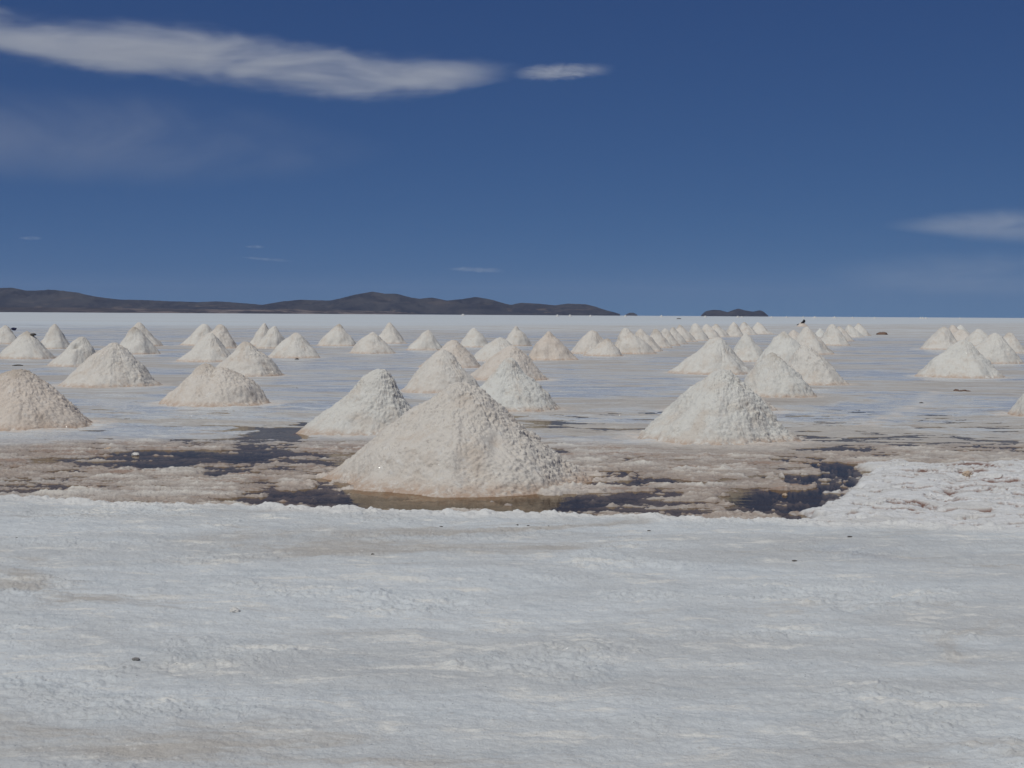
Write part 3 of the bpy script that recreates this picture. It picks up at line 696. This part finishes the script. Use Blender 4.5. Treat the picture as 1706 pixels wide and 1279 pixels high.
# ------------------------------------------------------------------ small things lying about
M_DARK = mat_plain('dark_stone', (.07, .062, .058), (.14, .125, .11), 30)
M_GREY = mat_plain('grey_hole_lump', (.20, .19, .18), (.34, .32, .30), 30)
M_CLOTH = mat_plain('dark_cloth', (.010, .010, .014), (.022, .022, .030), 8, .8)
M_BLUE = mat_plain('blue_cloth', (.018, .022, .06), (.03, .035, .085), 9, .8)
M_RED = mat_plain('red_cloth', (.30, .03, .05), (.42, .06, .08), 20, .8)
M_BROWN = mat_plain('brown_earth', (.12, .075, .055), (.20, .13, .095), 9)
M_CLOD = mat_plain('tan_clod', (.46, .34, .24), (.56, .46, .36), 25)
M_WHITE = mat_plain('salt_lump', (.60, .58, .54), (.68, .66, .62), 25)
import bmesh
def lump(name, x, y, wpx, hpx, mat, seed, label, cat, group=None, z0=0.0, deep=.8, base=None, amp=.35, sub=4, sink=.5):
    p = base or ground(x, y, z0); dist = math.hypot(p.x, p.y)
    bm = bmesh.new(); bmesh.ops.create_icosphere(bm, subdivisions=sub, radius=1.0)
    co = np.array([v.co for v in bm.verts])
    d = 1 + amp * fbm3(co[:, 0] * 1.3 + seed, co[:, 1] * 1.3, co[:, 2] * 1.3, 4, seed)
    co = co * d[:, None]
    a = wpx / 2 * dist / F; b = hpx / 2 * dist / F
    for v, c in zip(bm.verts, co): v.co = (c[0] * a, c[1] * a * deep, c[2] * b)
    me = bpy.data.meshes.new(name); bm.to_mesh(me); bm.free(); me.shade_smooth()
    o = link(name, me, mat)
    zz = p.z
    if base is None:                                                     # set it on the ground as built
        zz = float(z[np.argmin((GX - p.x) ** 2 + (GY - p.y) ** 2)])
        if name != 'pebble': zz = max(zz, -.01)
        sink = sink * (.6 if sink > 0 else 1)
    o.location = (p.x, p.y, zz + b * sink)
    return tag(o, label, cat, group)
GP = 'dark pebbles on the near salt'
PEB = [(621, 923, 7, 4, 'small black pebble alone on the near salt, front of the biggest heap'),
       (1416, 894, 9, 4, 'flat dark pebble on the near salt below the scraped berm'),
       (735, 875, 7, 3, 'flake shaped dark bit, leftmost of the line of bits along the near edge'),
       (862, 874, 5, 3, 'dark crumb second in the line of bits along the near edge'),
       (880, 875, 6, 2.2, 'thin dark sliver in the middle of the line of bits'),
       (914, 875, 4, 3, 'round black speck at the right of the line of bits'),
       (1081, 882, 7, 3, 'crooked dark bit near the edge, right of the line of bits'),
       (28, 896, 6, 2.5, 'dark speck on the near salt close to the left border'),
       (483, 850, 3, 2.5, 'tiny black speck hard by the crumbly edge'),
       (1324, 934, 9, 3.5, 'grey flake on the near salt at right')]
for i, (x, y, wp, hp, lb) in enumerate(PEB):
    lump('pebble', x, y, wp * .8, hp * .7, M_DARK, 500 + i, lb, 'pebble', GP, z0=ROAD_Z + .004, sub=3)
lump('stone', 226, 1095, 13, 6, M_GREY, 521, 'grey lump added in place of a long hole in the near salt at left', 'stone', None, z0=ROAD_Z + .012, deep=.5)  # added lump, stands in for a grey elongated hole
lump('salt_lump', 391, 1013, 17, 9, M_WHITE, 523, 'white salt lump sitting on the near salt at left', 'salt lump', None, z0=ROAD_Z + .018)
lump('salt_lump', 1308, 829, 8, 8, M_CLOD, 525, 'single orange tan clod standing in the dark channel', 'clod', None, z0=-.02)
lump('salt_lump', 181, 747, 14, 9, M_CLOD, 527, 'rough grey tan clod on the back rim of the left pool', 'clod', None, z0=.02)
lump('salt_lump', 225, 760, 11, 8, M_WHITE, 529, 'pale clod standing in the long dark pool at left', 'clod', None, z0=-.01)
lump('salt_lump', 1611, 793, 13, 11, M_CLOD, 531, 'salt lump at the gully head in the berm, its shaded side painted tan', 'clod', None, z0=.05)  # tan colour stands for the shaded side of a salt lump
lump('stone', 495, 599, 6, 3, M_DARK, 541, 'small black stone by the round topped heap, on wet salt', 'stone', None)
lump('stone', 30, 610, 13, 3, M_DARK, 543, 'flat dark stone in front of the smooth far left heap', 'stone', None)
lump('stone', 1535, 673, 6, 3, M_DARK, 545, 'little black stone by a low ridge of salt', 'stone', None)
lump('stone', 1318, 660, 5, 7, M_BROWN, 547, 'small brown stone stuck in the foot of a crumbly heap', 'stone', None)
for i, (dx, wp, hp) in enumerate(((-9, 8, 4), (-2, 6, 3), (5, 8, 3.6), (11, 6, 2.6))):
    lump('stone', 1602 + dx, 652 + (i % 2) * .6, wp, hp, M_BROWN, 551 + i, ('left lump of the short brown row on wet salt', 'second small lump of the short brown row', 'widest lump of the short brown row on wet salt', 'right end lump of the short brown row')[i], 'stone', 'row of brown lumps')
lump('earth_heap', 1470, 558, 18, 9, M_BROWN, 561, 'low dark brown earth heap alone on the flat', 'earth heap', None, amp=.35, sink=-.25)
lump('earth_heap', 1131, 531.3, 8, 2.4, M_DARK, 563, 'small dark heap far out on the white flat', 'earth heap', None, amp=.2)

# tarpaulin on the small pink heap, blue cloth, red rag: cloth sheets laid over the heap with real thickness
def drape(name, hi, outline, mat, label, cat, lift=.03, peak=0.0):
    """a sheet following the heap's cone: outline in (sx, sz) of the heap's half width and height, on its camera side"""
    (cx, cy), R, off, h = pile_geom(PILES[hi])
    L = math.hypot(cx, cy); fx, fy = -cx / L, -cy / L; rx, ry = -fy, fx
    rx, ry = (rx, ry) if rx > 0 else (-rx, -ry)
    bm = bmesh.new(); vs = []
    n = 26
    pts = []
    for (a0, a1, b0, b1) in (outline,):
        for i in range(n):
            for j in range(n):
                u, v = i / (n - 1), j / (n - 1)
                pts.append((u, v))
    grid = []
    for (u, v) in pts:
        sx = outline[0] + (outline[1] - outline[0]) * u
        zlo = outline[2] + (outline[3] - outline[2]) * u         # the band climbs towards its right end
        wd = outline_w(name, u)
        sz = zlo + wd * (v - .5)
        rho = max(0.0, 1 - min(sz, .98))
        yy2 = rho * rho - sx * sx
        yf = math.sqrt(max(yy2, 0.0))
        zz = sz if yy2 > 0 else sz
        fold = .05 * math.sin(u * 17 + v * 5) + .04 * math.sin(v * 23 + u * 9)
        yf += lift + fold * .5
        top = peak * math.exp(-((u - .82) / .12) ** 2) * v
        grid.append(bm.verts.new((cx + rx * sx * R + fx * yf * R, cy + ry * sx * R + fy * yf * R, (zz + top + fold * .2) * h)))
    for i in range(n - 1):
        for j in range(n - 1):
            bm.faces.new((grid[i * n + j], grid[(i + 1) * n + j], grid[(i + 1) * n + j + 1], grid[i * n + j + 1]))
    bmesh.ops.recalc_face_normals(bm, faces=bm.faces)
    me = bpy.data.meshes.new(name); bm.to_mesh(me); bm.free(); me.shade_smooth()
    o = link(name, me, mat)
    m = o.modifiers.new('thickness', 'SOLIDIFY'); m.thickness = .03 * R
    return tag(o, label, cat)
def outline_w(name, u):
    if name == 'tarpaulin': return .10 + .55 * max(0, (u - .25)) ** 1.0 if u < .85 else .43 * (1 - (u - .85) * 3)
    return .3 * math.sin(math.pi * min(max(u, .08), .92))
drape('tarpaulin', 58, (-.95, .45, .30, 1.0), M_CLOTH, 'black tarpaulin hanging over a small pink heap', 'tarpaulin', .06, .30)
(c0, c1_), R0, off0, h0 = pile_geom(PILES[0])
lump('cloth_bundle', 23, 546.5, 8, 4, M_BLUE, 571, 'dark blue cloth bundle lying on the shoulder of a heap at the left border', 'cloth', None, base=at_dist(23, 549, math.hypot(c0, c1_) - .12))
lump('rag', 721, 583.5, 8, 5, M_RED, 573, 'small red rag at the foot of a pale heap', 'rag', None)
(c0, c1_), R0, off0, h0 = pile_geom(PILES[1])
lump('stone', 55, 556, 9, 4, M_DARK, 575, 'dark lump lying beside the peak of the smooth far left heap', 'stone', None, base=at_dist(55, 558, math.hypot(c0, c1_) - .2))

# ------------------------------------------------------------------ haze: clear mountain air over kilometres
def haze():
    t = NT('air')
    v = t.n('ShaderNodeVolumePrincipled')
    v.inputs['Color'].default_value = (.58, .62, .80, 1); v.inputs['Density'].default_value = 2.2e-5
    v.inputs['Anisotropy'].default_value = .1
    m = t.out(vol=v.outputs[0])
    Lx, top = 17000, 330
    vs = [(x, y, z) for z in (-8, top) for x, y in ((-Lx, -Lx), (Lx, -Lx), (Lx, Lx), (-Lx, Lx))]
    me = bpy.data.meshes.new('haze')
    me.from_pydata(vs, [], [(3, 2, 1, 0), (4, 5, 6, 7), (0, 1, 5, 4), (1, 2, 6, 5), (2, 3, 7, 6), (3, 0, 4, 7)])
    o = link('haze', me, m); tag(o, kind='stuff')
haze()

# ------------------------------------------------------------------ clouds: soft volumes high above the haze
def cloud(dist, prof, depth, dens, label, seed, streak=(1, 1, 6), nscale=3.0, lo=.38, hi=.62, soft=.9, group=None, cat='cloud', warp=1.5):
    """prof: (x px, top px, bottom px) along the cloud; depth: half depth in metres"""
    xs = [q[0] for q in prof]
    P0 = at_dist((xs[0] + xs[-1]) / 2, (min(q[1] for q in prof) + max(q[2] for q in prof)) / 2, dist)
    ang = math.atan2(P0.x, P0.y)
    ex = Vector((math.cos(ang), -math.sin(ang), 0)); ey = Vector((math.sin(ang), math.cos(ang), 0))
    U, T, B = [], [], []
    for (x, a, b) in prof:
        for yy, arr in ((a, T), (b, B)):
            d = ray(x, yy); kk = dist / d.dot(ey); q = CAM + d * kk
            arr.append(q.z - P0.z)
        U.append((q - P0).dot(ex))
    U = np.array(U); T = np.array(T); B = np.array(B)
    Lx = max(abs(U[0]), abs(U[-1])); 
    n = 64; us = np.linspace(U[0], U[-1], n); Tn = np.interp(us, U, T); Bn = np.interp(us, U, B)
    kk = np.array([1, 3, 4, 3, 1]) / 12.
    Tn = np.convolve(np.pad(Tn, 2, mode='edge'), kk, 'valid'); Bn = np.convolve(np.pad(Bn, 2, mode='edge'), kk, 'valid')
    cz = (Tn + Bn) / 2; hz = np.maximum((Tn - Bn) / 2, 3.0)
    m = 28; th = np.arange(m) / m * 2 * math.pi
    taper = np.sqrt(np.clip(1 - np.linspace(-1, 1, n) ** 6, 0.02, 1))
    V = np.stack([np.repeat(us, m), np.outer(depth * taper, np.cos(th)).ravel(), np.repeat(cz, m) + np.outer(hz * 1.02, np.sin(th)).ravel()], -1)
    V = np.concatenate([V, [[us[0], 0, cz[0]]]])
    me = grid_mesh('cloud', V, n, m, True, len(V) - 1, smooth=True)
    bm = bmesh.new(); bm.from_mesh(me)
    bmesh.ops.holes_fill(bm, edges=[e for e in bm.edges if e.is_boundary]); bmesh.ops.recalc_face_normals(bm, faces=bm.faces)
    bm.to_mesh(me); bm.free()
    # density field in object space
    t = NT('cloud_vapour'); tc = t.n('ShaderNodeTexCoord').outputs['Object']; x, y, z = t.sep(tc)
    ux = t.math('MULTIPLY_ADD', x, 1 / (us[-1] - us[0]), -us[0] / (us[-1] - us[0]))
    zr = max(np.abs(cz).max(), hz.max(), 1.0) * 1.05
    def curve(vals):
        nd = t.n('ShaderNodeFloatCurve'); t.set(nd.inputs['Value'], ux); c = nd.mapping.curves[0]
        ii = np.linspace(0, n - 1, 14).astype(int)
        c.points[0].location = (0, vals[0]); c.points[1].location = (1, vals[-1])
        for i in ii[1:-1]: c.points.new(i / (n - 1), vals[i])
        nd.mapping.use_clip = False; nd.mapping.update()
        return nd.outputs[0]
    czc = t.math('MULTIPLY_ADD', curve((cz / zr + 1) / 2), 2 * zr, -zr)
    hzc = t.mul(curve(hz / zr), zr)
    sz = float(us[-1] - us[0])
    nz = t.noise(tc, nscale / sz, 5, .6, .6, streak, seed)
    nw = t.noise(tc, nscale * 2.2 / sz, 6, .62, .4, (1, 1, streak[2] * .45), seed + 2)
    zn = t.math('DIVIDE', t.sub(z, czc), hzc)
    zn = t.math('MULTIPLY_ADD', t.math('ABSOLUTE', zn), 1.0, t.mul(t.sub(nw, .42), warp))
    q = t.add(t.math('POWER', t.math('ABSOLUTE', zn), 2.0), t.math('POWER', t.math('ABSOLUTE', t.math('DIVIDE', y, depth)), 2.0))
    fall = t.smooth(q, 1.0, 1 - soft); fall = t.mul(fall, fall)
    ends = t.mul(t.smooth(ux, .0, .35), t.smooth(ux, 1.0, .55))
    if us[0] < 0 and prof[0][0] < 0: ends = t.smooth(ux, 1.0, .84)
    if prof[-1][0] > 1706: ends = t.smooth(ux, .0, .45)
    if warp < .5: ends = t.smooth(ux, 1.0, .45)
    fib = t.noise(tc, nscale * 2.4 / sz, 6, .6, 1.0, (.38, 1, streak[2] * 1.4), seed + 4)
    f = t.mul(t.mul(fall, ends), t.mul(t.smooth(nz, lo, hi, .04, 1.0), t.smooth(fib, .34, .62, .62 if warp > .5 else .95, 1.05)))
    v = t.n('ShaderNodeVolumePrincipled'); v.inputs['Color'].default_value = (1, .985, .96, 1)
    v.inputs['Anisotropy'].default_value = 0.0
    t.set(v.inputs['Density'], t.mul(f, dens))
    o = link('cloud', me, t.out(vol=v.outputs[0]))
    R = Matrix(((ex.x, ey.x, 0, P0.x), (ex.y, ey.y, 0, P0.y), (0, 0, 1, P0.z), (0, 0, 0, 1)))
    o.matrix_world = R
    return tag(o, label, cat, group)
cloud(7000, [(-160, -30, 60), (-60, -8, 88), (0, 4, 103), (60, 14, 118), (140, 22, 133), (230, 24, 140), (320, 28, 147), (400, 44, 158), (480, 55, 172), (560, 70, 172), (630, 90, 174), (690, 90, 170), (740, 91, 164), (780, 98, 152), (815, 110, 134), (850, 118, 129), (880, 121, 127)], 520, .0029,
      'long white streaked cloud reaching in from the upper left corner', 3, (1, 1, 7), 4.5, .36, .6)
cloud(7000, [(845, 120, 128), (880, 108, 134), (920, 104, 136), (960, 105, 133), (1000, 106, 126), (1030, 112, 120)], 200, .0048, 'small lens shaped cloud trailing the tip of the long one', 5, (1, 1, 5), 4, .3, .55, warp=1.5)
cloud(7600, [(-300, 110, 320), (0, 118, 330), (150, 124, 336), (300, 130, 340), (420, 150, 330), (540, 190, 310), (680, 240, 270)], 600, .00042, 'wide faint veil of cloud below the long white one', 7, (1, 1, 2.2), 3, .3, .7, 1.0, warp=.4)
cloud(11500, [(1460, 368, 384), (1520, 356, 394), (1580, 346, 404), (1650, 338, 412), (1720, 334, 418), (1860, 332, 420)], 480, .0011, 'soft grey cloud bank entering from the right border', 9, (1, 1, 3), 2.5, .25, .6, 1.0, warp=.7)
cloud(12000, [(1340, 430, 470), (1440, 412, 500), (1560, 404, 508), (1700, 400, 512), (1900, 398, 514)], 500, .00040, 'very faint haze like cloud under the right hand bank', 11, (1, 1, 3), 2, .2, .7, 1.0, warp=.6)
GS = 'faint streaks of cloud low over the horizon'
for (pr, lb, dn) in (
    ([(735, 446, 449), (760, 443, 453), (790, 442, 456), (820, 444, 456), (850, 449, 455)], 'brightest short streak of cloud low above the middle hills', .0011),
    ([(395, 426, 429), (430, 427, 434), (470, 430, 437), (495, 434, 437)], 'thin slanting streak of cloud above the gap in the hills', .0008),
    ([(405, 409, 412), (428, 407, 415), (445, 409, 413)], 'tiny wisp just above the thin slanting streak', .0009),
    ([(28, 394, 398), (50, 391, 402), (75, 394, 400)], 'small faint wisp near the left border above the hills', .0008)):
    cloud(11000, pr, 120, dn * 2.2, lb, 13, (1, 1, 4), 3, .3, .6, 1.0, GS)

# ------------------------------------------------------------------ render settings
c = S.cycles
c.use_denoising = True
c.max_bounces = 6; c.diffuse_bounces = 3; c.glossy_bounces = 3; c.transparent_max_bounces = 12; c.volume_bounces = 1
c.caustics_reflective = False; c.caustics_refractive = False
c.volume_step_rate = 1.0; c.volume_max_steps = 256
c.sample_clamp_indirect = 6
